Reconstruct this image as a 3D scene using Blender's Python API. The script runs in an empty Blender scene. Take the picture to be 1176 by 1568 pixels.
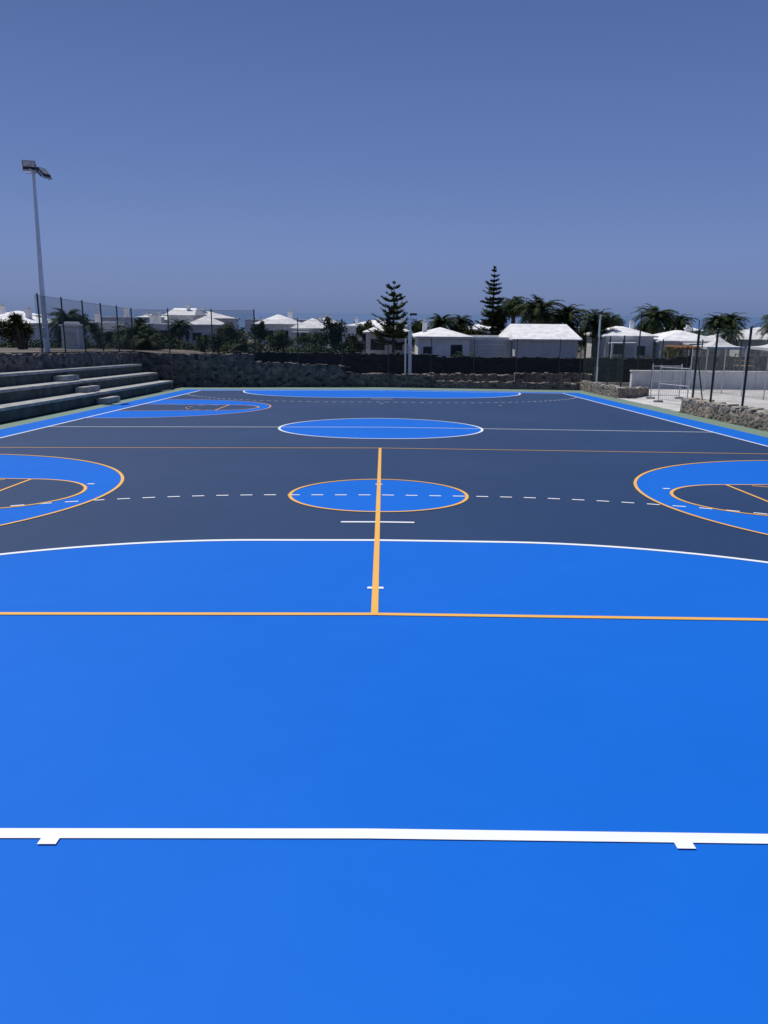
import bpy, math, random
from mathutils import Vector, noise, Matrix
random.seed(11)
S=math.tan(math.radians(2.3)); C=0.007
scene=bpy.context.scene
scene.view_settings.view_transform='Standard'
scene.view_settings.look='None'
scene.view_settings.exposure=0
R=random.uniform
def cz(x,y): return -S*y-C*abs(x)  # court falls gently away and to both sides for drainage
def sm(a,b,t):
    t=max(0,min(1,(t-a)/(b-a))); return t*t*(3-2*t)

# ------------------------------------------------------------ materials
def newmat(name):
    m=bpy.data.materials.new(name); m.use_nodes=True
    nt=m.node_tree; b=nt.nodes['Principled BSDF']; return m,nt,b
def noisy(name,c1,c2,scale=4,rough=.7,detail=5,bump=0,bscale=60,spec=.5,metal=0,pos=(.35,.65)):
    m,nt,b=newmat(name)
    tc=nt.nodes.new('ShaderNodeTexCoord'); n=nt.nodes.new('ShaderNodeTexNoise')
    n.inputs['Scale'].default_value=scale; n.inputs['Detail'].default_value=detail
    nt.links.new(tc.outputs['Object'],n.inputs['Vector'])
    r=nt.nodes.new('ShaderNodeValToRGB')
    r.color_ramp.elements[0].position=pos[0]; r.color_ramp.elements[1].position=pos[1]
    r.color_ramp.elements[0].color=(*c1,1); r.color_ramp.elements[1].color=(*c2,1)
    nt.links.new(n.outputs['Fac'],r.inputs[0]); nt.links.new(r.outputs[0],b.inputs['Base Color'])
    b.inputs['Roughness'].default_value=rough; b.inputs['Specular IOR Level'].default_value=spec
    b.inputs['Metallic'].default_value=metal
    if bump:
        n2=nt.nodes.new('ShaderNodeTexNoise'); n2.inputs['Scale'].default_value=bscale; n2.inputs['Detail'].default_value=4
        nt.links.new(tc.outputs['Object'],n2.inputs['Vector'])
        bp=nt.nodes.new('ShaderNodeBump'); bp.inputs['Strength'].default_value=bump; bp.inputs['Distance'].default_value=.02
        nt.links.new(n2.outputs['Fac'],bp.inputs['Height']); nt.links.new(bp.outputs[0],b.inputs['Normal'])
    return m
def paint(name,c,var=.08,rough=.5,spec=.4,bump=.08):
    m,nt,b=newmat(name); L=nt.links.new
    tc=nt.nodes.new('ShaderNodeTexCoord')
    n1=nt.nodes.new('ShaderNodeTexNoise'); n1.inputs['Scale'].default_value=.22; n1.inputs['Detail'].default_value=3
    mp=nt.nodes.new('ShaderNodeMapping'); mp.inputs['Scale'].default_value=(1.2,1.6,1)
    n2=nt.nodes.new('ShaderNodeTexNoise'); n2.inputs['Scale'].default_value=1.6; n2.inputs['Detail'].default_value=7
    n3=nt.nodes.new('ShaderNodeTexNoise'); n3.inputs['Scale'].default_value=220; n3.inputs['Detail'].default_value=2
    L(tc.outputs['Object'],n1.inputs['Vector']); L(tc.outputs['Object'],mp.inputs[0]); L(mp.outputs[0],n2.inputs['Vector']); L(tc.outputs['Object'],n3.inputs['Vector'])
    h=nt.nodes.new('ShaderNodeMath'); h.operation='MULTIPLY'; L(n2.outputs['Fac'],h.inputs[0]); h.inputs[1].default_value=.45
    a=nt.nodes.new('ShaderNodeMath'); a.operation='ADD'; L(n1.outputs['Fac'],a.inputs[0]); L(h.outputs[0],a.inputs[1])
    a2=nt.nodes.new('ShaderNodeMath'); a2.operation='MULTIPLY_ADD'; L(n3.outputs['Fac'],a2.inputs[0]); a2.inputs[1].default_value=.5; L(a.outputs[0],a2.inputs[2])
    mr=nt.nodes.new('ShaderNodeMapRange'); mr.inputs['From Min'].default_value=.6; mr.inputs['From Max'].default_value=1.35
    L(a2.outputs[0],mr.inputs['Value'])
    mx=nt.nodes.new('ShaderNodeMix'); mx.data_type='RGBA'
    lo=[max(0,v*(1-var)) for v in c]; hi=[min(1,v*(1+var)+.06*var) for v in c]
    mx.inputs[6].default_value=(*lo,1); mx.inputs[7].default_value=(*hi,1)
    L(mr.outputs[0],mx.inputs[0]); L(mx.outputs[2],b.inputs['Base Color'])
    b.inputs['Roughness'].default_value=rough
    b.inputs['Specular IOR Level'].default_value=spec
    bp=nt.nodes.new('ShaderNodeBump'); bp.inputs['Strength'].default_value=bump; bp.inputs['Distance'].default_value=.004
    L(n3.outputs['Fac'],bp.inputs['Height']); L(bp.outputs[0],b.inputs['Normal'])
    return m
def stone(name,cols,mortar,scale=4.6,edge=.05,rough=.9):
    m,nt,b=newmat(name); L=nt.links.new
    tc=nt.nodes.new('ShaderNodeTexCoord')
    wn=nt.nodes.new('ShaderNodeTexNoise'); wn.inputs['Scale'].default_value=3.5; wn.inputs['Detail'].default_value=5
    L(tc.outputs['Object'],wn.inputs['Vector'])
    mv=nt.nodes.new('ShaderNodeMix'); mv.data_type='VECTOR'; mv.inputs[0].default_value=.2
    L(tc.outputs['Object'],mv.inputs[4]); L(wn.outputs['Color'],mv.inputs[5])
    mp=nt.nodes.new('ShaderNodeMapping'); mp.inputs['Scale'].default_value=(1,1,1.4); L(mv.outputs[1],mp.inputs[0])
    v1=nt.nodes.new('ShaderNodeTexVoronoi'); v1.inputs['Scale'].default_value=scale
    v2=nt.nodes.new('ShaderNodeTexVoronoi'); v2.inputs['Scale'].default_value=scale; v2.feature='DISTANCE_TO_EDGE'
    L(mp.outputs[0],v1.inputs['Vector']); L(mp.outputs[0],v2.inputs['Vector'])
    sp=nt.nodes.new('ShaderNodeSeparateColor'); L(v1.outputs['Color'],sp.inputs[0])
    r=nt.nodes.new('ShaderNodeValToRGB'); cr=r.color_ramp
    cr.elements[0].color=(*cols[0],1); cr.elements[1].color=(*cols[-1],1)
    for i,c in enumerate(cols[1:-1]):
        e=cr.elements.new((i+1)/(len(cols)-1)); e.color=(*c,1)
    L(sp.outputs[0],r.inputs[0])
    fn=nt.nodes.new('ShaderNodeTexNoise'); fn.inputs['Scale'].default_value=14; fn.inputs['Detail'].default_value=5; L(tc.outputs['Object'],fn.inputs['Vector'])
    mu=nt.nodes.new('ShaderNodeMix'); mu.data_type='RGBA'; mu.blend_type='MULTIPLY'; mu.inputs[0].default_value=.8
    rr=nt.nodes.new('ShaderNodeValToRGB'); rr.color_ramp.elements[0].position=.3; rr.color_ramp.elements[0].color=(.4,.4,.4,1); rr.color_ramp.elements[1].position=.7; rr.color_ramp.elements[1].color=(1.2,1.2,1.2,1)
    L(fn.outputs['Fac'],rr.inputs[0]); L(r.outputs[0],mu.inputs[6]); L(rr.outputs[0],mu.inputs[7])
    er=nt.nodes.new('ShaderNodeMapRange'); er.inputs['From Min'].default_value=edge*.5; er.inputs['From Max'].default_value=edge
    L(v2.outputs['Distance'],er.inputs['Value'])
    mx=nt.nodes.new('ShaderNodeMix'); mx.data_type='RGBA'; mx.inputs[6].default_value=(*mortar,1)
    L(er.outputs[0],mx.inputs[0]); L(mu.outputs[2],mx.inputs[7]); L(mx.outputs[2],b.inputs['Base Color'])
    bp=nt.nodes.new('ShaderNodeBump'); bp.inputs['Strength'].default_value=.9; bp.inputs['Distance'].default_value=.12
    L(v2.outputs['Distance'],bp.inputs['Height']); L(bp.outputs[0],b.inputs['Normal'])
    b.inputs['Roughness'].default_value=rough
    return m
M={}
M['blue']=paint('acrylic_blue',(.004,.127,.565),.06,.62,.10)
M['navy']=paint('acrylic_navy',(.012,.038,.105),.10,.55,.28)
M['green']=paint('acrylic_green',(.15,.225,.17),.10,.7)
M['white']=paint('line_white',(.78,.80,.83),.05,.6)
M['orange']=paint('line_orange',(.78,.42,.075),.06,.6)
M['conc']=noisy('concrete',(.24,.245,.23),(.40,.40,.375),3,.85,8,.3,40)
M['riser']=noisy('painted_riser',(.035,.05,.046),(.08,.10,.09),2,.85,8,.3,40)
M['pave']=noisy('pavement',(.40,.385,.36),(.60,.58,.54),.8,.9,8,.2,30)
M['stone']=stone('lava_stone',[(.03,.03,.032),(.10,.09,.082),(.19,.165,.135),(.06,.06,.065),(.28,.235,.185),(.045,.042,.042)],(.15,.14,.125))
M['stone_light']=stone('rubble_stone',[(.08,.07,.06),(.24,.20,.15),(.13,.115,.10),(.33,.27,.21),(.06,.055,.055)],(.28,.245,.20),4.6)
M['black']=stone('black_lava',[(.008,.008,.009),(.022,.021,.022),(.012,.012,.013),(.04,.036,.034)],(.016,.016,.016),4)
M['cap']=noisy('wall_coping',(.24,.215,.18),(.42,.37,.31),5,.9,6,.4,30)
M['ground']=noisy('volcanic_ground',(.035,.032,.03),(.17,.14,.11),.25,.95,10,.6,8)
M['plaster']=noisy('white_plaster',(.66,.66,.66),(.80,.80,.79),1.2,.85,6,.1,20)
M['roof']=noisy('white_roof',(.58,.58,.58),(.78,.78,.77),1.5,.8,6,.1,12)
M['greyp']=noisy('grey_plaster',(.50,.50,.51),(.60,.60,.60),1,.85,5)
M['glass']=noisy('window_glass',(.02,.025,.03),(.05,.06,.07),1,.1,2)
M['frame']=noisy('window_frame',(.03,.06,.045),(.05,.09,.07),4,.5)
M['post']=noisy('dark_green_metal',(.012,.018,.016),(.03,.04,.035),6,.45)
M['wire']=noisy('fence_wire',(.03,.05,.045),(.05,.08,.07),6,.5)
M['galv']=noisy('galvanised_steel',(.42,.43,.45),(.58,.59,.60),5,.45,4,metal=.3)
M['wpole']=noisy('white_painted_steel',(.72,.74,.76),(.82,.83,.84),3,.4)
M['canvas']=noisy('white_canvas',(.70,.70,.70),(.80,.80,.79),2,.8)
M['lampdark']=noisy('lamp_housing',(.02,.02,.022),(.05,.05,.05),8,.4)
M['lens']=noisy('lamp_glass',(.20,.21,.24),(.34,.36,.38),8,.12)
M['bark']=noisy('bark',(.05,.035,.025),(.14,.10,.07),12,.95,6,.5,30)
M['palm']=noisy('palm_frond',(.010,.020,.007),(.045,.068,.020),1.6,.8,5,spec=.15)
M['palmdry']=noisy('dry_frond',(.06,.045,.022),(.12,.09,.045),3,.85,spec=.15)
M['pine']=noisy('araucaria_needles',(.012,.024,.011),(.05,.075,.03),1.8,.8,5,spec=.15)
M['leaf']=noisy('leaf_green',(.012,.024,.008),(.05,.078,.022),1.3,.8,5,spec=.15)
M['leaf2']=noisy('leaf_olive',(.022,.030,.011),(.075,.088,.032),1.3,.8,5,spec=.15)
M['flower']=noisy('bougainvillea_flower',(.25,.02,.08),(.4,.04,.12),3,.8)
M['wood']=noisy('wood_orange',(.30,.15,.05),(.45,.24,.08),6,.7)
M['teal']=noisy('play_teal',(.02,.14,.14),(.03,.2,.2),3,.4)
def seamat():
    m,nt,b=newmat('sea_water'); L=nt.links.new
    tc=nt.nodes.new('ShaderNodeTexCoord'); n=nt.nodes.new('ShaderNodeTexNoise'); n.inputs['Scale'].default_value=.004; n.inputs['Detail'].default_value=8
    mp=nt.nodes.new('ShaderNodeMapping'); mp.inputs['Scale'].default_value=(.3,1,1)
    L(tc.outputs['Object'],mp.inputs[0]); L(mp.outputs[0],n.inputs['Vector'])
    r=nt.nodes.new('ShaderNodeValToRGB'); r.color_ramp.elements[0].color=(.060,.112,.225,1); r.color_ramp.elements[1].color=(.095,.155,.28,1)
    L(n.outputs['Fac'],r.inputs[0]); L(r.outputs[0],b.inputs['Base Color']); b.inputs['Roughness'].default_value=.8
    b.inputs['Specular IOR Level'].default_value=.15
    return m
M['sea']=seamat()

# ------------------------------------------------------------ mesh builder
class MB:
    def __init__(s): s.v=[];s.f=[];s.m=[];s.mats=[]
    def mi(s,k):
        if k not in s.mats: s.mats.append(k)
        return s.mats.index(k)
    def face(s,pts,k):
        i=len(s.v); s.v+= [tuple(p) for p in pts]; s.f.append(tuple(range(i,i+len(pts)))); s.m.append(s.mi(k))
    def box(s,x0,x1,y0,y1,z0,z1,k,zf=None,mat=None):
        c=[(x0,y0,z0),(x1,y0,z0),(x1,y1,z0),(x0,y1,z0),(x0,y0,z1),(x1,y0,z1),(x1,y1,z1),(x0,y1,z1)]
        if zf: c=[(a,b,z+zf(a,b)) for a,b,z in c]
        if mat is not None: c=[tuple(mat@Vector(p)) for p in c]
        i=len(s.v); s.v+=c
        for q in ((0,3,2,1),(4,5,6,7),(0,1,5,4),(1,2,6,5),(2,3,7,6),(3,0,4,7)):
            s.f.append(tuple(i+j for j in q)); s.m.append(s.mi(k))
    def tube(s,pts,rad,k,n=8,cap=True):
        pts=[Vector(p) for p in pts]; rings=[]
        for i,p in enumerate(pts):
            d=(pts[min(i+1,len(pts)-1)]-pts[max(i-1,0)]).normalized()
            a=d.cross(Vector((0,0,1)))
            if a.length<.1: a=d.cross(Vector((0,1,0)))
            a.normalize(); b=d.cross(a)
            base=len(s.v); r=rad[i] if isinstance(rad,(list,tuple)) else rad
            for j in range(n):
                t=2*math.pi*j/n; q=p+a*math.cos(t)*r+b*math.sin(t)*r; s.v.append(tuple(q))
            rings.append(base)
        for a,b in zip(rings,rings[1:]):
            for j in range(n):
                s.f.append((a+j,a+(j+1)%n,b+(j+1)%n,b+j)); s.m.append(s.mi(k))
        if cap:
            s.f.append(tuple(rings[-1]+j for j in range(n))); s.m.append(s.mi(k))
            s.f.append(tuple(rings[0]+j for j in reversed(range(n)))); s.m.append(s.mi(k))
    def mesh(s,name,smooth=False):
        me=bpy.data.meshes.new(name); me.from_pydata(s.v,[],s.f)
        for k in s.mats: me.materials.append(M[k])
        me.polygons.foreach_set('material_index',s.m)
        if smooth: me.polygons.foreach_set('use_smooth',[True]*len(s.f))
        me.update(); return me
    def obj(s,name,loc=(0,0,0),parent=None,smooth=False,rot=0):
        o=bpy.data.objects.new(name,s.mesh(name,smooth)); scene.collection.objects.link(o)
        o.location=loc; o.rotation_euler=(0,0,rot)
        if parent: o.parent=parent
        return o
def empty(name,loc=(0,0,0),rot=0):
    o=bpy.data.objects.new(name,None); scene.collection.objects.link(o); o.location=loc; o.rotation_euler=(0,0,rot); o.empty_display_size=.3; return o

# ------------------------------------------------------------ court sheets
import bmesh
def sheet(name,groups,key,level,step=.0003,parent=None):
    bm=bmesh.new()
    me=bpy.data.meshes.new(name)
    for gi,g in enumerate(groups):
        b2=bmesh.new()
        for poly in g:
            vs=[b2.verts.new((x,y,0)) for x,y in poly]
            try: b2.faces.new(vs)
            except ValueError: pass
        bmesh.ops.triangulate(b2,faces=b2.faces[:])
        bmesh.ops.bisect_plane(b2,geom=b2.verts[:]+b2.edges[:]+b2.faces[:],plane_co=(0,0,0),plane_no=(1,0,0),dist=1e-5)
        for v in b2.verts: v.co.z=cz(v.co.x,v.co.y)+level+gi*step
        t=bpy.data.meshes.new('t')
        b2.normal_update()
        for f in b2.faces:
            if f.normal.z<0: f.normal_flip()
        b2.to_mesh(t); b2.free(); bm.from_mesh(t); bpy.data.meshes.remove(t)
    bm.to_mesh(me); bm.free(); me.materials.append(M[key])
    o=bpy.data.objects.new(name,me); scene.collection.objects.link(o)
    if parent: o.parent=parent
    return o
def rect(x0,x1,y0,y1): return [(x0,y0),(x1,y0),(x1,y1),(x0,y1)]
def arc(cx,cy,r,a0,a1,n): return [(cx+r*math.cos(math.radians(a0+(a1-a0)*i/n)),cy+r*math.sin(math.radians(a0+(a1-a0)*i/n))) for i in range(n+1)]
def strip(pts,w,closed=False):
    out=[]; n=len(pts); L=[];Rr=[]
    for i in range(n):
        if closed and i in (0,n-1): a=pts[n-2]; b=pts[1]
        else: a=pts[max(i-1,0)]; b=pts[min(i+1,n-1)]
        dx,dy=b[0]-a[0],b[1]-a[1]; l=math.hypot(dx,dy); nx,ny=-dy/l*w/2,dx/l*w/2
        L.append((pts[i][0]+nx,pts[i][1]+ny)); Rr.append((pts[i][0]-nx,pts[i][1]-ny))
    for i in range(n-1): out.append([Rr[i],Rr[i+1],L[i+1],L[i]])
    return out
def dash(pts,w,on,off):
    cur=[pts[0]];draw=True;rem=on
    out=[]
    for a,b in zip(pts,pts[1:]):
        l=math.hypot(b[0]-a[0],b[1]-a[1]); p=0
        while l-p>rem:
            p+=rem; q=(a[0]+(b[0]-a[0])*p/l,a[1]+(b[1]-a[1])*p/l)
            if draw: cur.append(q); out+=strip(cur,w)
            draw=not draw; rem=on if draw else off; cur=[q]
        rem-=(l-p)
        if draw: cur.append(b)
    return out
SW=9.95
court=empty('sports_court')
sheet('green_runoff',[[rect(-11.75,11.75,-14,43.85)]],'green',0,parent=court)
sheet('blue_border',[[rect(-10.95,10.95,-13,41.1)]],'blue',.0015,parent=court)
sheet('navy_field',[[rect(-SW,SW,0,40)]],'navy',.003,parent=court)
def goalpoly(r,flip=False):
    p=arc(-1.5,0,r,180,90,48)+arc(1.5,0,r,90,0,48)
    if flip: p=[(x,40-y) for x,y in p][::-1]
    return p
DCX,DR,KX,KR=9.2,4.8,6.25,1.4
def D(cy,sgn,r=DR):
    pts=[]
    for x,y in arc(0,0,r,-90-10,90+10,64):
        X=DCX-x
        if X<=SW: pts.append((sgn*X,cy+y))
    pts=[(sgn*(SW-.02),pts[0][1])]+pts+[(sgn*(SW-.02),pts[-1][1])]
    return pts
CY=9.1; FY=27.7
fills=[goalpoly(6),goalpoly(6,True),arc(0,20,3,0,360,96)[:-1],arc(0,CY,1.43,0,360,72)[:-1],D(CY,1),D(CY,-1),D(FY,-1)]
sheet('blue_zones',[fills],'blue',.0045,parent=court)
def key(cy,sg):
    a=arc(0,0,KR,-90,90,32)
    return [(sg*(SW-.05),cy-KR*1.25)]+[(sg*(KX-x),cy+y) for x,y in a]+[(sg*(SW-.05),cy+KR*1.25)]
sheet('navy_keys',[[key(CY,1),key(CY,-1),key(FY,-1)]],'navy',.006,parent=court)
W=.07
white=[]
white.append([rect(-SW,SW,-.08,.0)]+[rect(-SW,SW,40,40.08)])
white.append([rect(-SW,-SW+.07,.001,39.999),rect(SW-.07,SW,.001,39.999)])
white.append([rect(-SW+.07,SW-.07,19.97,20.03)])
white.append(strip(arc(0,20,3,0,360,96),W,True))
white.append(strip(goalpoly(5.96),.08)+strip(goalpoly(5.96,True),.08))
white.append(dash(goalpoly(9)[12:-12],.055,.19,.19)+dash(goalpoly(9,True)[12:-12],.06,.19,.19))
white.append([rect(-.5,.5,6.96,7.03),rect(-.5,.5,32.96,33.04)])
white.append([rect(-.08,.08,3.96,4.02),rect(-.1,.0,40.3,40.4)])
white.append([rect(-1.58,-1.49,-.13,-.0805),rect(1.49,1.58,-.13,-.0805)])
white.append([rect(a-.06,a+.06,9.97,10.04) for a in(-5,0,5)]+[rect(a-.06,a+.06,29.97,30.04) for a in(-5,0,5)])
sheet('white_line_markings',white,'white',.0072,parent=court)
O=.055
orange=[]
orange.append([rect(-SW,SW,3.17,3.17+O+.01),rect(-SW,SW,15,15+O-.01)])
orange.append([rect(-.032,.032,3.17,15.05)])
orange.append(strip(arc(0,CY,1.43,0,360,72),O,True))
orange.append(strip(D(CY,1),O)+strip(D(CY,-1),O)+strip(D(FY,-1),O*.8))
orange.append([q for c,s in((CY,1),(CY,-1),(FY,-1)) for q in strip([(s*(KX-x),c+y) for x,y in arc(0,0,KR,-90,90,32)],O)]+[q for c,s in((CY,1),(CY,-1),(FY,-1)) for q in dash([(s*(KX+x),c+y) for x,y in arc(0,0,KR,-88,88,32)],.05,.3,.3)])
orange.append([rect(min(s*KX-.025,s*KX+.025),max(s*KX-.025,s*KX+.025),c-KR,c+KR) for c,s in((CY,1),(CY,-1),(FY,-1))])
orange.append([q for c,s in((CY,1),(CY,-1),(FY,-1)) for t in(1,-1) for q in strip([(s*KX,c+t*KR),(s*(SW-.07),c+t*KR*1.25)],.05)])
sheet('orange_line_markings',orange,'orange',.0105,parent=court)

# ------------------------------------------------------------ terrain
def terr(x,y):
    if y<50: z=-S*y
    elif y<60: z=-2.01-.3*sm(50,60,y)
    else: z=-2.31-.9*sm(90,230,y)
    z-=28*sm(260,430,y)
    if y<44.1: r=2.0 if x<=-14.5 else 0
    else: r=2.0*(1-sm(-15,-3,x))*(1-.5*sm(55,75,y))*(1-sm(100,200,y))
    if -14.5<x<11.9 and y<44.1: z-=.2
    elif r<.05: z-=.14
    n=noise.noise(Vector((x*.05,y*.05,0)))*.25*sm(46,70,y)
    return z+n+r
xs=[-3000,-1200,-500,-300,-200,-150,-120]+[-100+i*4 for i in range(20)]+[-20,-18,-16,-14.52,-14.48,-13,-11,-9,-7,-5,-3,-1,1,3,5,7,9,11.85,12.0,14,16,18,20]+[24+i*4 for i in range(20)]+[120,150,200,300,500,1200,3000]
xs=sorted(set(xs)); ys=[-300,-100,-50,-20,-10,0,10,20,30,40,44.05,44.15]+[46+2*i for i in range(30)]+[108+6*i for i in range(56)]+[500,600]
ys=sorted(set(ys))
g=MB()
for j,y in enumerate(ys):
    for i,x in enumerate(xs):
        g.v.append((x,y,terr(x,y)))
nx=len(xs)
for j in range(len(ys)-1):
    for i in range(nx-1):
        g.f.append((j*nx+i,j*nx+i+1,(j+1)*nx+i+1,(j+1)*nx+i)); g.m.append(g.mi('ground'))
g.obj('ground')
s_=MB(); s_.face([(-60000,380,-26),(60000,380,-26),(60000,70000,-26),(-60000,70000,-26)],'sea'); s_.obj('sea')

pv=MB(); zf=lambda x,y:-S*y-.07
for i in range(10):
    for j in range(9):
        x0=12.15+i*2.2; y0=26+j*2.2
        pv.box(x0,x0+2.19,y0,y0+2.19,-.2,0,'pave',zf)
pv.box(11.76,12.14,27.9,36.2,-.2,.02,'pave',zf)
pv.obj('pavement')

# ------------------------------------------------------------ bleachers
bl=empty('concrete_bleachers')
zc=lambda x,y:-S*y-.06
rs=MB(); sl=MB(); st=MB()
Y0,Y1=-12,41.5
for i in range(3):
    xa=-11.76-.85*i
    rs.box(-14.28,xa-.05-.001*i,Y0,Y1,(0 if i==0 else .45*i+.001),.45*(i+1)-.10,'riser',zc)
    y=Y0
    while y<Y1-.1:
        y2=min(y+3.0,Y1); sl.box(xa-.85-(0.0 if i<2 else -.02),xa,y+.006,y2-.006,.45*(i+1)-.099,.45*(i+1),'conc',zc); y=y2
    for (ya,yb) in ((29.3,31.0),(6,7.7)):
        st.box(xa+.001,xa+.42,ya,yb,.45*i+.002,.45*i+.225,'conc',zc)
rs.obj('risers',parent=bl); sl.obj('seat_slabs',parent=bl); st.obj('aisle_steps',parent=bl)

# ------------------------------------------------------------ stone walls
def stone_wall(name,p0,p1,th,h0,h1,zb,key='stone',rub=True,capk=None,amp=.035,base=-.35):
    b=MB(); p0=Vector((*p0,0)); p1=Vector((*p1,0)); L=(p1-p0).length; d=(p1-p0)/L; nrm=Vector((-d.y,d.x,0))
    n=max(2,int(L/.28)); k=b.mi(key)
    prev=None; m=8
    for i in range(n+1):
        t=i/n; p=p0+d*L*t; h=h0+(h1-h0)*t; z0=zb(p.x,p.y)
        prof=[]
        for q in range(m+1): prof.append((-th/2,base+(h-base)*q/m))
        for q in range(m+1): prof.append((th/2,h-(h-base)*q/m))
        idx=[]
        for (o,z) in prof:
            v=p+nrm*o; w=Vector((v.x,v.y,z0+z))
            nn=noise.noise_vector(w*2.3)*amp*1.6
            if z>h-.01: nn.z+=noise.noise(w*3.1)*amp*1.5
            w+=nn; idx.append(len(b.v)); b.v.append(tuple(w))
        if prev:
            for q in range(len(idx)-1):
                b.f.append((prev[q],prev[q+1],idx[q+1],idx[q])); b.m.append(k)
        else: b.f.append(tuple(idx)); b.m.append(k)
        prev=idx
    b.f.append(tuple(reversed(prev))); b.m.append(k)
    if rub:
        s=0
        while s<L:
            w=R(.14,.34); hh=R(.05,.15); p=p0+d*(s+w/2)+nrm*R(-.05,.05); z=zb(p.x,p.y)+h0+(h1-h0)*s/L
            rot=Matrix.Translation((p.x,p.y,z-.03))@Matrix.Rotation(math.atan2(d.y,d.x)+R(-.25,.25),4,'Z')@Matrix.Rotation(R(-.12,.12),4,'X')
            i0=len(b.v)
            b.box(-w/2,w/2,-th*R(.35,.48),th*R(.35,.48),0,hh,capk or key,mat=rot)
            for q in range(i0,i0+8):
                b.v[q]=tuple(Vector(b.v[q])+Vector((R(-.03,.03),R(-.03,.03),R(-.02,.02))))
            s+=w*R(.85,1.15)
    return b.obj(name)
zc0=lambda x,y:-S*y-.08
stone_wall('stone_wall',(-14.5,-12),(-14.5,44.4),.42,1.95,1.95,zc0)
stone_wall('stone_wall',(-14.3,44.2),(-7.65,44.2),.45,1.85,1.9,zc0)
stone_wall('stone_wall',(-7.65,44.25),(-2.2,44.25),.45,1.42,1.25,zc0)
stone_wall('stone_wall',(-2.2,44.3),(3.1,44.3),.45,.85,.72,zc0)
stone_wall('stone_wall',(3.1,44.35),(11.9,44.35),.45,.40,.32,zc0,'stone_light')
stone_wall('stone_wall',(2.5,47.2),(8.3,47.2),.4,.75,.7,zc0,'stone_light')
stone_wall('stone_wall',(8.6,48.6),(13.5,48.6),.4,.8,.75,zc0,'stone_light')
stone_wall('stone_wall',(12.0,-12),(12.0,27.7),.45,.52,.5,zc0,'stone_light',capk='cap')
stone_wall('stone_wall',(12.0,36.2),(12.0,44.1),.45,.5,.48,zc0,'stone_light',capk='cap')
stone_wall('stone_wall',(12.2,36.3),(14.0,38.9),.4,.45,.4,zc0,'stone_light',capk='cap')
flat=lambda x,y:-2.25
stone_wall('lava_wall',(-11,56),(4,56.3),.5,1.85,1.75,flat,'black')
stone_wall('lava_wall',(4,56.3),(22,57),.5,1.6,1.55,flat,'black')
stone_wall('lava_wall',(22,57),(48,60),.5,1.75,1.7,flat,'black')
ww=MB(); ww.box(15.6,34,46.6,46.85,-.1,.95,'plaster',lambda x,y:-1.85); ww.box(15.55,34.05,46.55,46.9,.951,1.02,'roof',lambda x,y:-1.85)
for i in range(8): ww.box(15.6+i*2.6,15.85+i*2.6,46.5,46.598,-.1,.94,'plaster',lambda x,y:-1.85)
ww.obj('white_garden_wall')

# ------------------------------------------------------------ fences
def fence(name,p0,p1,hb,ht,zb,posts,pr=.03,pitch=.07,ww=.0022,brace=False,mesh=True,wk='wire',pk='post'):
    e=empty(name); p0=Vector((*p0,0)); p1=Vector((*p1,0)); L=(p1-p0).length; d=(p1-p0)/L
    P=MB()
    for s in posts:
        p=p0+d*s; z=zb(p.x,p.y)
        P.tube([(p.x,p.y,z+hb-.15),(p.x,p.y,z+ht+.06)],pr,pk,8)
        P.tube([(p.x,p.y,z+ht+.06),(p.x,p.y,z+ht+.09)],[pr*1.15,pr*.5],pk,8)
    if brace:
        for s,q in brace:
            a=p0+d*s; c=p0+d*q
            P.tube([(a.x,a.y,zb(a.x,a.y)+ht*.75),(c.x,c.y,zb(c.x,c.y)+hb)],pr*.6,pk,6)
    P.obj('posts',parent=e)
    Wm=MB(); H=ht-hb
    if mesh:
        def ribbon(a,b,w):
            (sa,ha),(sb,hb_)=a,b
            l=math.hypot(sb-sa,hb_-ha)
            if l<1e-3: return
            nx_,nz=-(hb_-ha)/l*w,(sb-sa)/l*w
            q=[]
            for (s,h,sg) in((sa,ha,-1),(sb,hb_,-1),(sb,hb_,1),(sa,ha,1)):
                ss=s+sg*nx_; pp=p0+d*ss; q.append((pp.x,pp.y,zb(pp.x,pp.y)+hb+h+sg*nz))
            Wm.face(q,wk)
        s=-H
        while s<L:
            a=max(s,0); b=min(s+H,L)
            if b>a:
                ribbon((a,a-s),(b,b-s),ww)
                ribbon((a,H-(a-s)),(b,H-(b-s)),ww)
            s+=pitch
        for hh in (0.02,H/2,H-.01): ribbon((0,hh),(L,hh),ww*1.8)
    Wm.obj('mesh',parent=e)
    return e
fence('chain_link_fence',(-14.6,30.9),(-14.6,44.2),1.95,4.45,zc0,[.3+2.53*i for i in range(6)],pr=.036,ww=.0042)
fence('chain_link_fence',(-14.6,44.3),(-7.5,44.3),1.85,4.45,zc0,[2.0,4.55,7.05],pr=.034,ww=.0034)
fence('chain_link_fence',(-7.5,44.35),(-2.2,44.35),1.35,3.95,zc0,[2.5,5.1],ww=.0024)
fence('chain_link_fence',(-2.2,44.4),(11.9,44.4),.6,2.9,zc0,[0+2.55*i for i in range(1,6)]+[14.0],pr=.022,ww=.0014)
fence('chain_link_fence',(12.0,12),(12.0,27.4),.5,3.1,zc0,[.3,2.9,5.5,8.1,10.9,13.5,15.2],pr=.042,ww=.0024,brace=[(15.2,14.2)])
fence('chain_link_fence',(12.0,36.5),(12.0,44.2),.5,3.0,zc0,[.1,2.6,5.1,7.6],pr=.035,ww=.0022)
fence('chain_link_fence',(12.2,45.5),(19,46.3),0,2.6,lambda x,y:-1.95,[.1,2.3,4.5,6.7],pr=.03,ww=.0018)
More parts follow.
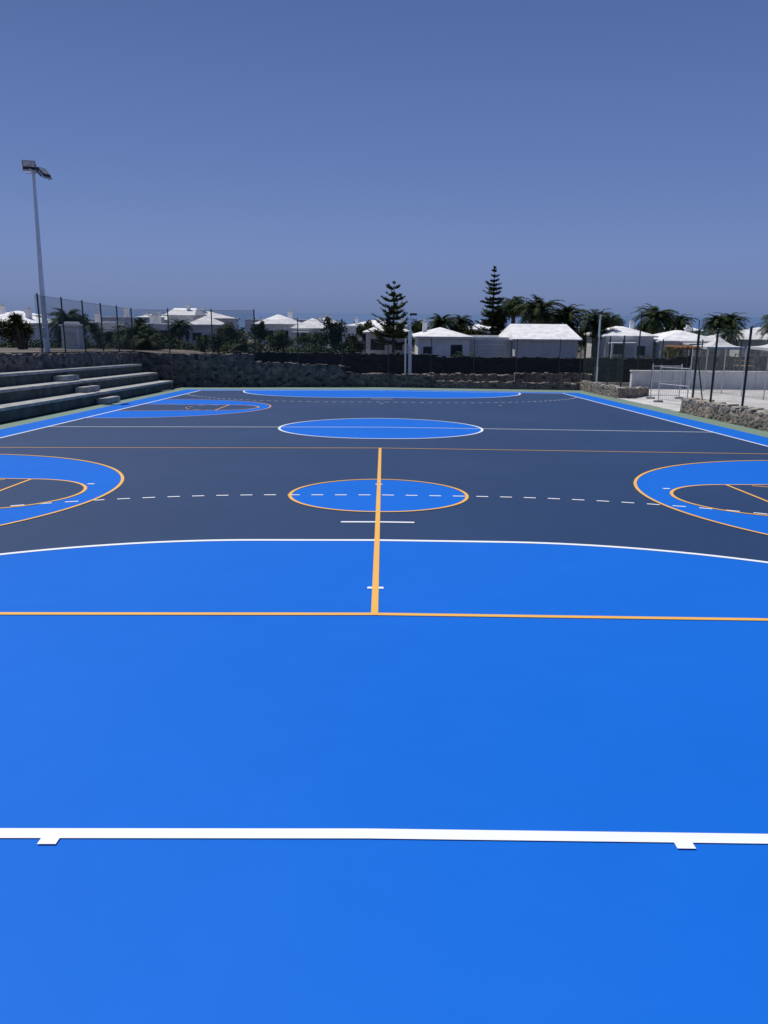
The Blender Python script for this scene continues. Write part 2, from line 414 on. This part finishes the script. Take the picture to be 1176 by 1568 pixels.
fence('chain_link_fence',(16,50.5),(38,52.5),0,3.0,lambda x,y:-2.1,[.1+2.75*i for i in range(9)],pr=.04,ww=.0022)
fence('chain_link_fence',(19,31),(19,46),0,2.4,zc0,[.1,2.6,5.1,7.6,10.1,12.6,14.9],pr=.03,ww=.002,pk='galv',wk='galv')
gt=empty('metal_gate'); G=MB()
for a,b in (((12.9,33.6),(13.25,31.0)),((13.4,36.2),(14.9,36.4))):
    za=-S*a[1]-.06; zb_=-S*b[1]-.06
    for z in(.15,.85,1.6): G.tube([(a[0],a[1],za+z),(b[0],b[1],zb_+z)],.02,'galv',6)
    for p,z in((a,za),(b,zb_)): G.tube([(p[0],p[1],z),(p[0],p[1],z+1.7)],.03,'galv',8); G.box(p[0]-.2,p[0]+.2,p[1]-.1,p[1]+.1,z,z+.08,'conc')
    for i in range(1,14):
        t=i/14; x=a[0]+(b[0]-a[0])*t; y=a[1]+(b[1]-a[1])*t; z=za+(zb_-za)*t; G.tube([(x,y,z+.15),(x,y,z+1.6)],.006,'galv',4)
G.obj('frame',parent=gt)

# ------------------------------------------------------------ lamps
fm=empty('floodlight_mast',(-14.85,32.3,.6)); P=MB()
zt=7.6
P.tube([(0,0,0),(.02,0,3),(.12,0,zt)],[.125,.105,.06],'wpole',14); P.box(-.2,.2,-.2,.2,0,.04,'galv')
P.box(-.09,.09,-.16,-.13,.7,1.15,'galv')
P.obj('pole',parent=fm)
Hd=MB(); Hd.tube([(-.2,0,zt-.1),(.48,0,zt-.1)],.03,'wpole',8); Hd.tube([(.12,-.35,zt-.02),(.12,.35,zt-.02)],.03,'wpole',8)
def head(x,y,z,rz,tx):
    m=Matrix.Translation((x,y,z))@Matrix.Rotation(rz,4,'Z')@Matrix.Rotation(tx,4,'X')
    Hd.box(-.26,.26,-.06,.06,-.19,.19,'lampdark',mat=m)
    Hd.box(-.22,.22,-.072,-.0605,-.15,.15,'lens',mat=m)
    for i in range(7): Hd.box(-.22+i*.07,-.205+i*.07,.0605,.12,-.16,.16,'lampdark',mat=m)
    Hd.box(-.29,-.265,-.03,.03,-.28,.02,'galv',mat=m); Hd.box(.265,.29,-.03,.03,-.28,.02,'galv',mat=m); Hd.box(-.29,.29,-.03,.03,-.305,-.281,'galv',mat=m)
head(-.02,-.05,zt+.20,math.radians(25),math.radians(-35))
head(.50,.1,zt-.06,math.radians(75),math.radians(-40))
head(.36,.5,zt-.02,math.radians(110),math.radians(-40))
Hd.obj('lamp_heads',parent=fm)

def street_lamp(loc,h,k='post',arm=.9,r=.05,rot=0):
    e=empty('street_lamp',loc,rot); P=MB()
    P.tube([(0,0,0),(0,0,.6)],r*1.6,k,10); P.tube([(0,0,.6),(0,0,h)],[r*1.1,r*.7],k,10)
    P.tube([(0,0,h-.05),(arm*.5,0,h+.12),(arm,0,h+.16)],r*.5,k,8); P.obj('pole',parent=e)
    Q=MB(); s=1 if arm>0 else -1
    x0,x1=sorted((arm-.05*s,arm+.5*s)); Q.box(x0,x1,-.1,.1,h+.12,h+.2,'lampdark'); Q.box(x0+.05,x1-.05,-.08,.08,h+.105,h+.119,'lens'); Q.obj('luminaire',parent=e)
street_lamp((18.9,56.0,-2.2),4.9,'post',.7,.06)
street_lamp((25.5,62,-2.3),4.5,'post',-.7,.05)
e=empty('light_pole',(1.7,46.2,-2.1)); P=MB()
P.tube([(0,0,0),(0,0,3.6)],.10,'wpole',12); P.tube([(0,0,3.6),(0,0,4.55)],[.05,.04],'wpole',10); P.tube([(-.28,.1,0),(-.28,.1,3.1)],.045,'wpole',8)
P.obj('pole',parent=e); Q=MB(); Q.box(-.05,.38,-.12,.12,4.5,4.62,'lampdark'); Q.box(0,.34,-.10,.10,4.485,4.499,'lens'); Q.box(.12,.24,-.05,.05,4.1,4.3,'galv'); Q.tube([(0,0,4.2),(.15,0,4.2)],.02,'galv',6); Q.obj('luminaire',parent=e)
e=empty('light_pole',(12.5,43.3,-2.0)); P=MB()
P.tube([(0,0,0),(0,0,1.6)],.09,'wpole',12); P.tube([(0,0,1.6),(0,0,4.6)],[.06,.045],'wpole',10); P.obj('pole',parent=e)
Q=MB(); Q.box(-.2,.12,-.08,.08,4.55,4.68,'lampdark'); Q.box(-.16,.08,-.06,.06,4.535,4.549,'lens'); Q.obj('luminaire',parent=e)

# ------------------------------------------------------------ houses
def house(x0,x1,y,dep,zb,h,roof='hip',rh=1.1,ops=(),chim=(),name='white_house',wall='plaster',rot=0,over=.35,porch=None):
    w=x1-x0; e=empty(name,((x0+x1)/2,y,zb),rot); a=w/2
    b=MB(); b.box(-a,a,0,dep,-.6,h,wall)
    b.obj('walls',parent=e)
    r=MB()
    if roof=='hip':
        o=over; z=h+.001; r.box(-a-o,a+o,-o,dep+o,z,z+.16,'roof')
        z+=.161; q=min(w,dep)/2+o
        A=(-a-o,-o,z);B=(a+o,-o,z);Cc=(a+o,dep+o,z);Dd=(-a-o,dep+o,z)
        if w>=dep: E=(-a-o+q,dep/2,z+rh);F=(a+o-q,dep/2,z+rh); r.face([A,B,F,E],'roof'); r.face([Cc,Dd,E,F],'roof'); r.face([B,Cc,F],'roof'); r.face([Dd,A,E],'roof')
        else: E=(0,-o+q,z+rh);F=(0,dep+o-q,z+rh); r.face([A,B,E],'roof'); r.face([B,Cc,F,E],'roof'); r.face([Cc,Dd,F],'roof'); r.face([Dd,A,E,F],'roof')
    elif roof=='gable':
        o=over; z=h+.001; r.box(-a-o,a+o,-o,dep+o,z,z+.12,'roof'); z+=.121
        A=(-a-o,-o,z);B=(a+o,-o,z);Cc=(a+o,dep+o,z);Dd=(-a-o,dep+o,z);E=(-a-o+.5,dep*.5,z+rh);F=(a+o-.5,dep*.5,z+rh)
        r.face([A,B,F,E],'roof'); r.face([Cc,Dd,E,F],'roof'); r.face([B,Cc,F],'roof'); r.face([Dd,A,E],'roof')
    else:
        z=h+.001
        for q in((-a-.04,a+.04,-.04,.18),(-a-.04,a+.04,dep-.18,dep+.04)): r.box(q[0],q[1],q[2],q[3],z,z+.3,'roof')
        r.box(-a-.04,-a+.18,.181,dep-.181,z,z+.3,'roof'); r.box(a-.18,a+.04,.181,dep-.181,z,z+.3,'roof')
    for (cx,cy,cw,ch) in chim:
        r.box(cx-cw/2,cx+cw/2,cy-cw/2,cy+cw/2,h-.1,h+ch,'plaster'); r.box(cx-cw*.65,cx+cw*.65,cy-cw*.65,cy+cw*.65,h+ch+.001,h+ch+.12,'roof')
        r.box(cx-cw*.3,cx+cw*.3,cy-cw*.3,cy+cw*.3,h+ch+.121,h+ch+.4,'plaster')
    r.obj('roof',parent=e)
    if porch:
        p=MB(); (px0,px1,pd_)=porch
        p.box(px0,px1,-pd_,-.36,2.12,2.26,'roof')
        for xx in (px0+.1,(px0+px1)/2,px1-.1): p.box(xx-.09,xx+.09,-pd_+.05,-pd_+.23,-.5,2.119,'plaster')
        p.obj('porch',parent=e)
    wn=MB()
    for (cx,z0,ow,oh,kind) in ops:
        gk='greyp' if kind=='garage' else 'glass'; f='frame' if kind!='garage' else 'plaster'
        wn.box(cx-ow/2,cx+ow/2,-.03,-.002,z0,z0+oh,gk)
        t=.07
        wn.box(cx-ow/2-t,cx-ow/2-.001,-.08,-.001,z0-t,z0+oh+t,f); wn.box(cx+ow/2+.001,cx+ow/2+t,-.08,-.001,z0-t,z0+oh+t,f)
        wn.box(cx-ow/2,cx+ow/2,-.08,-.001,z0+oh+.001,z0+oh+t,f); wn.box(cx-ow/2,cx+ow/2,-.1,-.001,z0-t,z0-.001,'plaster')
        if kind=='win':
            wn.box(cx-.025,cx+.025,-.07,-.031,z0,z0+oh,f)
            if oh>1: wn.box(cx-ow/2,cx-.026,-.06,-.031,z0+oh*.6,z0+oh*.6+.04,f)
        if kind=='garage':
            for i in range(1,6): wn.box(cx-ow/2,cx+ow/2,-.04,-.031,z0+oh*i/6,z0+oh*i/6+.03,'plaster')
    if ops: wn.obj('windows_and_doors',parent=e)
    return e
house(12.3,18.1,71.5,9,-2.45,2.65,'gable',1.3,[],[],wall='greyp')
house(8.1,12.25,73.4,7,-2.45,2.55,'flat',0,[(0,0.02,3.0,2.1,'garage')],[],wall='greyp')
house(3.3,8.1,72.0,8,-2.45,2.75,'hip',.75,[(-1.5,1.0,.7,.9,'win'),(1.2,0,.95,2.1,'door')],[(-1.6,4,.45,1.3)])
house(-1.9,2.9,86,8,-2.45,2.8,'hip',1.1,[(-1.1,1.0,1.4,1.1,'win'),(1.2,1.0,.8,.8,'win')],[(1.5,3,.5,1.5)])
house(-4.9,-2.3,94,6,-2.2,2.9,'flat',0,[(0,1.0,.8,.9,'win')],[(.3,3,.4,1.0)])
house(-10.6,-6.6,92,7,-1.9,2.5,'hip',1.1,[(-.9,.9,1.2,1.1,'win'),(1,.9,1.0,1.1,'win')],[(1.1,3,.4,1.3)],porch=(-2,0,1.8))
house(-15.6,-10.9,96,7,-1.7,2.7,'hip',1.1,[(-1,.9,1.4,1.1,'win'),(1.1,0,.9,2,'door')],[])
house(-21.4,-17.9,86,6,-1.5,2.5,'hip',.9,[(-.9,.9,.8,.8,'win')],[],rot=.15)
house(-27,-21.5,83,7,-1.5,2.4,'flat',0,[(-1.9,.9,.8,.9,'win'),(1.0,.2,2.2,1.8,'win')],[(-.8,3,1.0,1.1)])
house(-25.6,-22.6,93,6,-1.4,3.4,'gable',.8,[(0,1.5,1,1,'win')],[(.6,2,.4,1.2)])
house(-42,-35.5,78,8,-1.2,2.3,'hip',1.0,[(-1.5,.9,1.4,1.1,'win'),(1.5,.9,1.4,1.1,'win')],[(2,3,.5,1.4)])
house(-35,-30.5,84,8,-1.2,2.2,'flat',0,[(-1.0,.9,1.4,1.1,'win')],[(1,3,.5,1.1)])
house(23.3,28.3,81,8,-2.45,2.75,'hip',.9,[(-1.2,1.0,1.4,1.1,'win'),(1.2,.9,.8,.9,'win')],[],porch=(-2.4,.2,2.0))
house(28.7,35.0,80,8,-2.45,2.3,'hip',1.0,[(-2,.9,1.0,.9,'win'),(0.2,0,.95,2.05,'door'),(2,.9,1.2,1.1,'win')],[(1,4,.5,1.3)],porch=(-1,3,2.2))
house(35.6,43.5,77,9,-2.45,2.6,'hip',1.1,[(-2.4,.9,.9,1.1,'win'),(0,0,1.6,2.1,'win'),(2.5,.9,1.4,1.1,'win')],[],porch=(-1.5,3.5,2.4))
rr=random.Random(5)
for i,(x,y,z) in enumerate([(-70,150,-1.9),(-58,140,-1.8),(-49,160,-2),(-40,135,-2),(-31,150,-2.2),(-20,165,-2.6),(-12,145,-2.7),(-2,150,-2.9),(8,160,-3),(20,150,-3),(33,150,-3),(46,140,-3),(57,150,-3),(68,135,-3),(-85,130,-1.6),(80,150,-3),(60,95,-2.5),(-52,100,-1.2),(-26,118,-1.6),(-36,112,-1.4),(-17,120,-2)]):
    w=rr.uniform(6,10); house(x-w/2,x+w/2,y,8,z,rr.uniform(2.5,3.4),rr.choice(['hip','flat','hip']),1.0,[(-w*.25,1,1.5,1.2,'win'),(w*.25,1,1.5,1.2,'win')],[(rr.uniform(-2,2),3,.6,1.4)],rot=rr.uniform(-.3,.3))
e=empty('white_utility_pillar',(-21.4,52,-.1)); b=MB(); b.box(-.6,.6,0,.8,0,1.55,'plaster'); b.box(-.7,.7,-.1,.9,1.551,1.68,'roof'); b.box(-.4,.4,-.03,-.001,.3,1.2,'galv'); b.box(-.45,.45,.1,.7,1.681,1.85,'plaster'); b.obj('body',parent=e)
e=empty('wooden_pergola',(24.5,60.5,-2.3)); b=MB()
for x in(-1,1.2):
    for y in(0,2.2): b.box(x-.06,x+.06,y-.06,y+.06,0,2.2,'wood')
for y in(0,2.2): b.box(-1.3,1.5,y-.05,y+.05,2.201,2.36,'wood')
for i in range(8): b.box(-1.2+i*.35,-1.13+i*.35,-.3,2.5,2.361,2.46,'wood')
b.obj('frame',parent=e)
e=empty('playground_slide',(27.0,56.0,-2.2)); b=MB()
for x in(-.5,.5):
    for y in(0,1): b.tube([(x,y,0),(x,y,2.0)],.05,'teal',8)
b.box(-.55,.55,-.05,1.05,1.1,1.16,'wood')
for i in range(6):
    t0=i/6;t1=(i+1)/6; b.face([(.56+t0*2,.2,1.15-t0),(.56+t1*2,.2,1.15-t1),(.56+t1*2,.8,1.15-t1),(.56+t0*2,.8,1.15-t0)],'galv')
for z in(1.5,1.95):
    b.tube([(-.5,0,z),(.5,0,z)],.03,'wood',6); b.tube([(-.5,1,z),(.5,1,z)],.03,'wood',6)
b.obj('frame',parent=e)
# white shade canopies
for (x,y,s) in ((26.6,60.5,1.5),(31.0,59.0,1.9),(35.6,61,1.8)):
    e=empty('shade_canopy',(x,y,-2.3)); b=MB()
    for a in(-s*.9,s*.9):
        for c in(-s*.9,s*.9): b.tube([(a,c,0),(a,c,2.5)],.04,'wpole',8)
    b.obj('posts',parent=e); b=MB(); zt2=2.5; ap=(0,0,3.25)
    cs=[(-s,-s,zt2),(s,-s,zt2),(s,s,zt2),(-s,s,zt2)]
    for i in range(4):
        p,q=Vector(cs[i]),Vector(cs[(i+1)%4]); A_=Vector(ap); n=6
        for k in range(n):
            def L1(P0,t): 
                v_=P0.lerp(A_,t); return v_-Vector((0,0,.22*math.sin(math.pi*t)))
            t0,t1_=k/n,(k+1)/n
            b.face([L1(p,t0),L1(q,t0),L1(q,t1_),L1(p,t1_)] if k<n-1 else [L1(p,t0),L1(q,t0),A_],'canvas')
        b.face([p,q,q-Vector((0,0,.2)),p-Vector((0,0,.2))],'canvas')
    b.obj('canvas_top',parent=e)

# ------------------------------------------------------------ vegetation
def palm_mesh(seed,trunk,fl,n,tr=.28,droop=1.0,low=-35):
    rnd=random.Random(seed); b=MB()
    pts=[];rad=[]
    for i in range(9):
        t=i/8; pts.append((math.sin(t*2+seed)*.12*trunk*.2,math.cos(t*1.7+seed)*.06,t*trunk)); rad.append(tr*(1.15-.3*t)+(.12 if i==8 else 0)+(.03 if i%2 else 0))
    b.tube(pts,rad,'bark',10); top=Vector(pts[-1])
    for i in range(n):
        az=rnd.uniform(0,2*math.pi); el=math.radians(rnd.triangular(low,85,40)); L=fl*rnd.uniform(.8,1.08)
        kk='palm' if el>-.40 else 'palmdry'
        d=Vector((math.cos(az),math.sin(az),0)); p=top+Vector((0,0,rnd.uniform(-.05,.25))); seg=12
        side=Vector((-d.y,d.x,0)); ang=el; P_=[p.copy()]
        for s in range(seg):
            ang-= (droop*1.5/seg)*(0.5+s/seg)
            p=p+(d*math.cos(ang)+Vector((0,0,math.sin(ang))))*L/seg; P_.append(p.copy())
        b.tube([P_[0],P_[4],P_[8],P_[12]],[.03,.02,.013,.004],kk,3,False)
        for s in range(1,seg+1):
            for h in (0,.5):
                q=P_[s-1].lerp(P_[s],h); tt=(s-1+h)/seg; ll=fl*.2*math.sin(math.pi*min(1,.12+tt*.82))**.6*rnd.uniform(.8,1.1)+.03
                fw=(P_[s]-P_[s-1]).normalized(); up=side.cross(fw)
                for sg in(1,-1):
                    tip=q+(side*sg*.82+fw*.55+Vector((0,0,-.28))+up*rnd.uniform(-.3,.1))*ll
                    b.face([q-fw*.02*fl,q+fw*.02*fl,tip],kk)
    return b.mesh('palm_tree')
def arauc_mesh(seed,h,rb,layers,z0=.2,upk=(.25,.5),pw=.8,nbs=(5,6,7)):
    rnd=random.Random(seed); b=MB(); b.tube([(0,0,0),(.03,0,h*.5),(0,0,h)],[.2,.12,.015],'bark',8)
    for i in range(layers):
        t=i/(layers-1); z=h*(z0+(.98-z0)*t)+rnd.uniform(-.12,.12); r=rb*(1-t)**pw*rnd.uniform(.75,1.15)+.10
        nb=rnd.choice(nbs) if t<.85 else 4; a0=rnd.uniform(0,6)
        for j in range(nb):
            az=a0+2*math.pi*j/nb+rnd.uniform(-.3,.3); rl=r*rnd.uniform(.62,1.12); d=Vector((math.cos(az),math.sin(az),0)); sd=Vector((-d.y,d.x,0)); up=rnd.uniform(*upk); zz=z+rnd.uniform(-.08,.08)
            def pt(u): return Vector((0,0,zz))+d*rl*u+Vector((0,0,rl*(-.12*u+up*u*u)))
            b.tube([pt(0),pt(.5),pt(1)],[.035,.02,.006],'bark',3,False)
            m=int(10+rl*12)
            for q in range(m):
                u=.2+.8*q/m; c=pt(u); wl=.24*rl*(1-.6*u)*rnd.uniform(.5,1.2)+.10
                for sg in(1,-1):
                    tip=c+sd*sg*wl+d*wl*.55+Vector((0,0,rnd.uniform(.02,.26)))
                    wv=d*.045+Vector((0,0,.045))
                    b.face([c-wv,c+wv,tip+wv*.6,tip-wv*.6],'pine')
    return b.mesh('norfolk_pine_tree')
def leafy(seed,h,rx,ry,rz,n=2600,key='leaf',ls=.16,clumps=10,trunk=True,cz0=None):
    rnd=random.Random(seed); b=MB(); cz_=cz0 if cz0 is not None else h-rz
    cl=[]
    for i in range(clumps):
        while True:
            v=Vector((rnd.uniform(-1,1),rnd.uniform(-1,1),rnd.uniform(-1,1)))
            if v.length<1: break
        cl.append((Vector((v.x*rx*.75,v.y*ry*.75,cz_+v.z*rz*.75)),rnd.uniform(.28,.5)))
    if trunk:
        b.tube([(0,0,0),(rnd.uniform(-.1,.1),0,cz_*.5),(0,0,cz_)],[.16,.12,.06],'bark',8)
        for c,_ in cl[:7]: b.tube([(0,0,cz_*.55),tuple(Vector((0,0,cz_*.7)).lerp(c,.5)),tuple(c)],[.07,.045,.015],'bark',5)
    for i in range(n):
        c,s=rnd.choice(cl); v=Vector((rnd.gauss(0,1),rnd.gauss(0,1),rnd.gauss(0,1))); v.normalize(); rr_=rnd.random()**.5
        p=c+Vector((v.x*rx*s,v.y*ry*s,v.z*rz*s))*rr_*1.25
        if p.z<.03: p.z=.03+rnd.random()*.1
        a=Vector((rnd.gauss(0,1),rnd.gauss(0,1),rnd.gauss(0,1))).normalized(); c2=a.orthogonal().normalized(); l=ls*rnd.uniform(.6,1.3)
        b.face([p-a*l*.5,p+c2*l*.28,p+a*l*.5,p-c2*l*.28],key)
    return b.mesh('broadleaf_tree')
def spiky(seed,h,n=6,fl=.7):
    rnd=random.Random(seed); b=MB()
    for i in range(n):
        az=rnd.uniform(0,6.28); sp=rnd.uniform(.1,.32)*h; hh=h*rnd.uniform(.5,1)
        tip=Vector((math.cos(az)*sp,math.sin(az)*sp,hh-fl*.5)); b.tube([(0,0,0),tuple(tip*.45+Vector((0,0,.1))),tuple(tip)],[.12,.08,.05],'bark',6)
        for q in range(70):
            v=Vector((rnd.gauss(0,1),rnd.gauss(0,1),rnd.gauss(.45,.8))).normalized(); s=v.orthogonal().normalized()*.03; L=fl*rnd.uniform(.6,1)
            m=tip+v*L*.5; e_=tip+v*L+Vector((0,0,-.15*L)); b.face([tip-s,m-s,e_,m+s,tip+s],'palm')
    return b.mesh('yucca_tree')
def put(me,name,loc,sc=1,rot=None):
    o=bpy.data.objects.new(name,me); scene.collection.objects.link(o); o.location=loc
    o.scale=(sc,sc,sc) if not isinstance(sc,tuple) else sc; o.rotation_euler=(0,0,R(0,6.28) if rot is None else rot); return o
pa=palm_mesh(1,5.0,3.2,95,.36); pb=palm_mesh(2,5.0,2.7,85,.32,1.15); pc=palm_mesh(3,6.4,1.7,110,.22,1.5,-70); pd=palm_mesh(4,1.2,1.7,60,.25,1.2)
def palm(me,x,y,top,trunk,sc=1):
    put(me,'palm_tree',(x,y,top-trunk*sc),sc)
palm(pa,16.7,84,2.7,5.0,1.0)
palm(pb,20.1,86,2.1,5.0,1.0)
palm(pb,22.9,84,1.7,5.0,.95)
palm(pa,31.4,90,2.1,5.0,.95)
palm(pb,40.6,92,1.5,5.0,.95)
palm(pa,38.2,74,1.7,5.0,.85)
palm(pb,28.2,98,1.2,5.0,.8)
palm(pc,14.5,88,3.6,6.4,1.1)
palm(pc,14.0,94,2.4,6.4,1.1)
palm(pb,6.7,92,1.2,5.0,.85)
palm(pb,-24,58,1.5,5.0,.75)
palm(pb,-16.9,52,.75,5.0,.65); palm(pd,-15.6,50,.3,1.2,.8)
palm(pb,35.8,95,1.5,5.0,.8)
palm(pa,19.0,93,1.6,5.0,.85); palm(pb,9.6,98,1.2,5.0,.8); palm(pb,43,84,1.6,5.0,.85)
palm(pb,-8.2,98,1.0,5.0,.6); palm(pb,-19.5,74,.9,5.0,.6); palm(pb,34,76,.7,5.0,.6)
palm(pb,26,90,1.5,5.0,.75); palm(pb,37.5,88,1.7,5.0,.7); palm(pb,4.2,98,.9,5.0,.6)
put(pd,'palm_tree',(6.9,63,-2.35),.85); put(pd,'palm_tree',(5.6,62,-2.35),.55)
put(pd,'palm_tree',(-10.4,58,-1.4),.9); put(pd,'palm_tree',(-18.6,60,-.9),1.0)
put(pd,'palm_tree',(22,63,-2.35),.8); put(pd,'palm_tree',(31,64,-2.35),.9)
a1=arauc_mesh(5,8.4,3.0,11,.22,(.35,.62),.58,(5,6)); a2=arauc_mesh(8,10.6,2.3,17,.2,(.25,.5),.82)
put(a1,'norfolk_pine_tree',(1.15,84.5,-2.6)); put(a2,'norfolk_pine_tree',(13.0,93,-2.6),(1.1,1.1,1))
y1=spiky(3,2.6,7,.75); y2=spiky(9,2.4,6,.8)
put(y1,'yucca_tree',(-22.6,47,-.1)); put(y2,'yucca_tree',(-23.6,50,-.1),.8); put(y1,'yucca_tree',(-17.6,56,-.4),1.0); put(y2,'yucca_tree',(-36,70,-.8),1.2); put(y2,'yucca_tree',(-20,54,-.3),.9); put(y1,'yucca_tree',(-13,55,-.8),.7)
t1=leafy(21,4.2,1.1,1.1,1.5,2400,'leaf',.2,10); t2=leafy(22,3.0,1.7,1.5,1.1,2600,'leaf2',.2,12); t3=leafy(23,2.2,1.6,1.3,1.0,2200,'leaf',.17,12)
for me,x,y,z,s in [(t1,-4.1,66,-1.8,1),(t2,-2.6,68,-2.1,.95),(t3,-5.4,65,-1.8,.9),(t1,-2.0,90,-2.4,1.05),(t3,-12.5,66,-1.3,.9),(t2,-31,64,-.6,.8),(t2,35.5,86,-2.6,1.3),(t3,-20.5,60,-.6,1.0),(t2,24.8,92,-2.6,1.3),(t3,-7.5,86,-1.8,1.3),(t1,-29,74,-1.0,.9),(t3,-15,70,-1.3,1.1),(t2,-9.6,70,-1.5,.85),(t3,-23.5,68,-.9,1.0),(t1,-12.8,80,-1.5,.8),(t3,1.0,70,-2.4,.85),(t2,26.5,70,-2.4,.8),(t3,33,68,-2.4,.9),(t1,44,80,-2.5,.95),(t3,-6.8,62,-1.6,.8),(t2,9.5,92,-2.6,1.35),(t1,4.4,90,-2.6,1.0),(t2,30,92,-2.6,1.4),(t1,33.6,88,-2.6,1.05),(t2,40,86,-2.6,1.3),(t3,20.5,68,-2.4,.8),(t2,-17,84,-1.5,1.0)]:
    put(me,'broadleaf_tree',(x,y,z),s)
def hedge(name,segs,n,key='leaf',ls=.16,seed=1):
    rnd=random.Random(seed); b=MB()
    for (x0,x1,y,zb,h,dp) in segs:
        m=int(n*(x1-x0))
        for i in range(m):
            x=rnd.uniform(x0,x1); yy=y+rnd.gauss(0,dp*.4); hh=h*(.5+.6*noise.noise(Vector((x*.55,y,seed)))+.25*noise.noise(Vector((x*2,y,3))))
            p=Vector((x,yy,zb+max(.1,hh)*rnd.random()**.6)); a=Vector((rnd.gauss(0,1),rnd.gauss(0,1),rnd.gauss(0,1))).normalized(); c2=a.orthogonal().normalized(); l=ls*rnd.uniform(.6,1.4)
            b.face([p-a*l*.5,p+c2*l*.3,p+a*l*.5,p-c2*l*.3],key)
    b.obj(name)
hedge('hedge',[(-40,-15.5,62,-.9,2.2,1.5),(-16,-7,60,-1.2,1.9,1.2),(-7,-1,62,-1.9,2.3,1.2)],190,'leaf',.2,2)
hedge('hedge',[(-30,-6,75,-1.5,2.2,1.5),(2,24,68,-2.4,1.0,1),(24,48,66,-2.4,1.5,1)],110,'leaf2',.22,3)
hedge('bougainvillea',[(-11.5,-9.8,58.5,-1.3,1.3,.5),(25,26.2,65,-2.3,1.3,.5)],60,'flower',.12,8)
hedge('distant_trees',[(-60,70,106,-2.4,4.4,4),(-110,110,128,-2.6,4.2,6),(-130,130,190,-3.3,5.2,8)],60,'leaf',.5,4)
hedge('shrub',[(-3,3,50.5,-2.1,.55,.5),(3.5,12,52,-2.1,.5,.6)],60,'leaf2',.12,6)

# ------------------------------------------------------------ world, sun, camera
w=bpy.data.worlds.new('World'); scene.world=w; w.use_nodes=True; nt=w.node_tree; L=nt.links.new
bg=nt.nodes['Background']; sky=nt.nodes.new('ShaderNodeTexSky'); sky.sky_type='NISHITA'; sky.sun_disc=False
v=Vector((-.36,.30,.9)).normalized(); sky.sun_elevation=math.asin(v.z); sky.sun_rotation=math.atan2(v.x,v.y)%(2*math.pi)
sky.altitude=0; sky.air_density=1; sky.dust_density=1.2; sky.ozone_density=2
tc=nt.nodes.new('ShaderNodeTexCoord'); sp=nt.nodes.new('ShaderNodeSeparateXYZ'); L(tc.outputs['Generated'],sp.inputs[0])
rp=nt.nodes.new('ShaderNodeValToRGB'); cr=rp.color_ramp
def sl_(c): 
    return tuple(((u/255)/12.92 if u/255<=.04045 else ((u/255+.055)/1.055)**2.4) for u in c)+(1,)
stops=[(0,(103,124,168)),(.02,(109,130,177)),(.07,(107,131,186)),(.17,(92,119,178)),(.33,(73,101,158)),(1,(46,74,130))]
cr.elements[0].position=0; cr.elements[0].color=sl_(stops[0][1]); cr.elements[1].position=1; cr.elements[1].color=sl_(stops[-1][1])
for p,c in stops[1:-1]:
    e=cr.elements.new(p); e.color=sl_(c)
L(sp.outputs[2],rp.inputs[0])
sc=nt.nodes.new('ShaderNodeVectorMath'); sc.operation='SCALE'; sc.inputs[3].default_value=10; L(rp.outputs[0],sc.inputs[0])
mx=nt.nodes.new('ShaderNodeMix'); mx.data_type='RGBA'; mx.inputs[0].default_value=.92; L(sky.outputs[0],mx.inputs[6]); L(sc.outputs[0],mx.inputs[7])
L(mx.outputs[2],bg.inputs['Color']); bg.inputs['Strength'].default_value=.1
sd=bpy.data.lights.new('sun','SUN'); sd.energy=4.2; sd.angle=math.radians(.5); sd.color=(1,.96,.9)
so=bpy.data.objects.new('sun',sd); scene.collection.objects.link(so); so.rotation_euler=v.to_track_quat('Z','Y').to_euler(); so.location=(0,0,50)
cam=bpy.data.cameras.new('camera'); co=bpy.data.objects.new('camera',cam); scene.collection.objects.link(co)
cam.sensor_fit='VERTICAL'; cam.sensor_height=36; cam.lens=27.76; cam.clip_end=100000; cam.clip_start=.05
co.location=(.06,-3.41,2.48)
pitch=math.radians(14.1); yaw=math.radians(-.14); roll=math.radians(.5)
m=Matrix.Rotation(yaw,4,'Z')@Matrix.Rotation(math.pi/2-pitch,4,'X')@Matrix.Rotation(roll,4,'Z')
co.rotation_euler=m.to_euler()
scene.camera=co
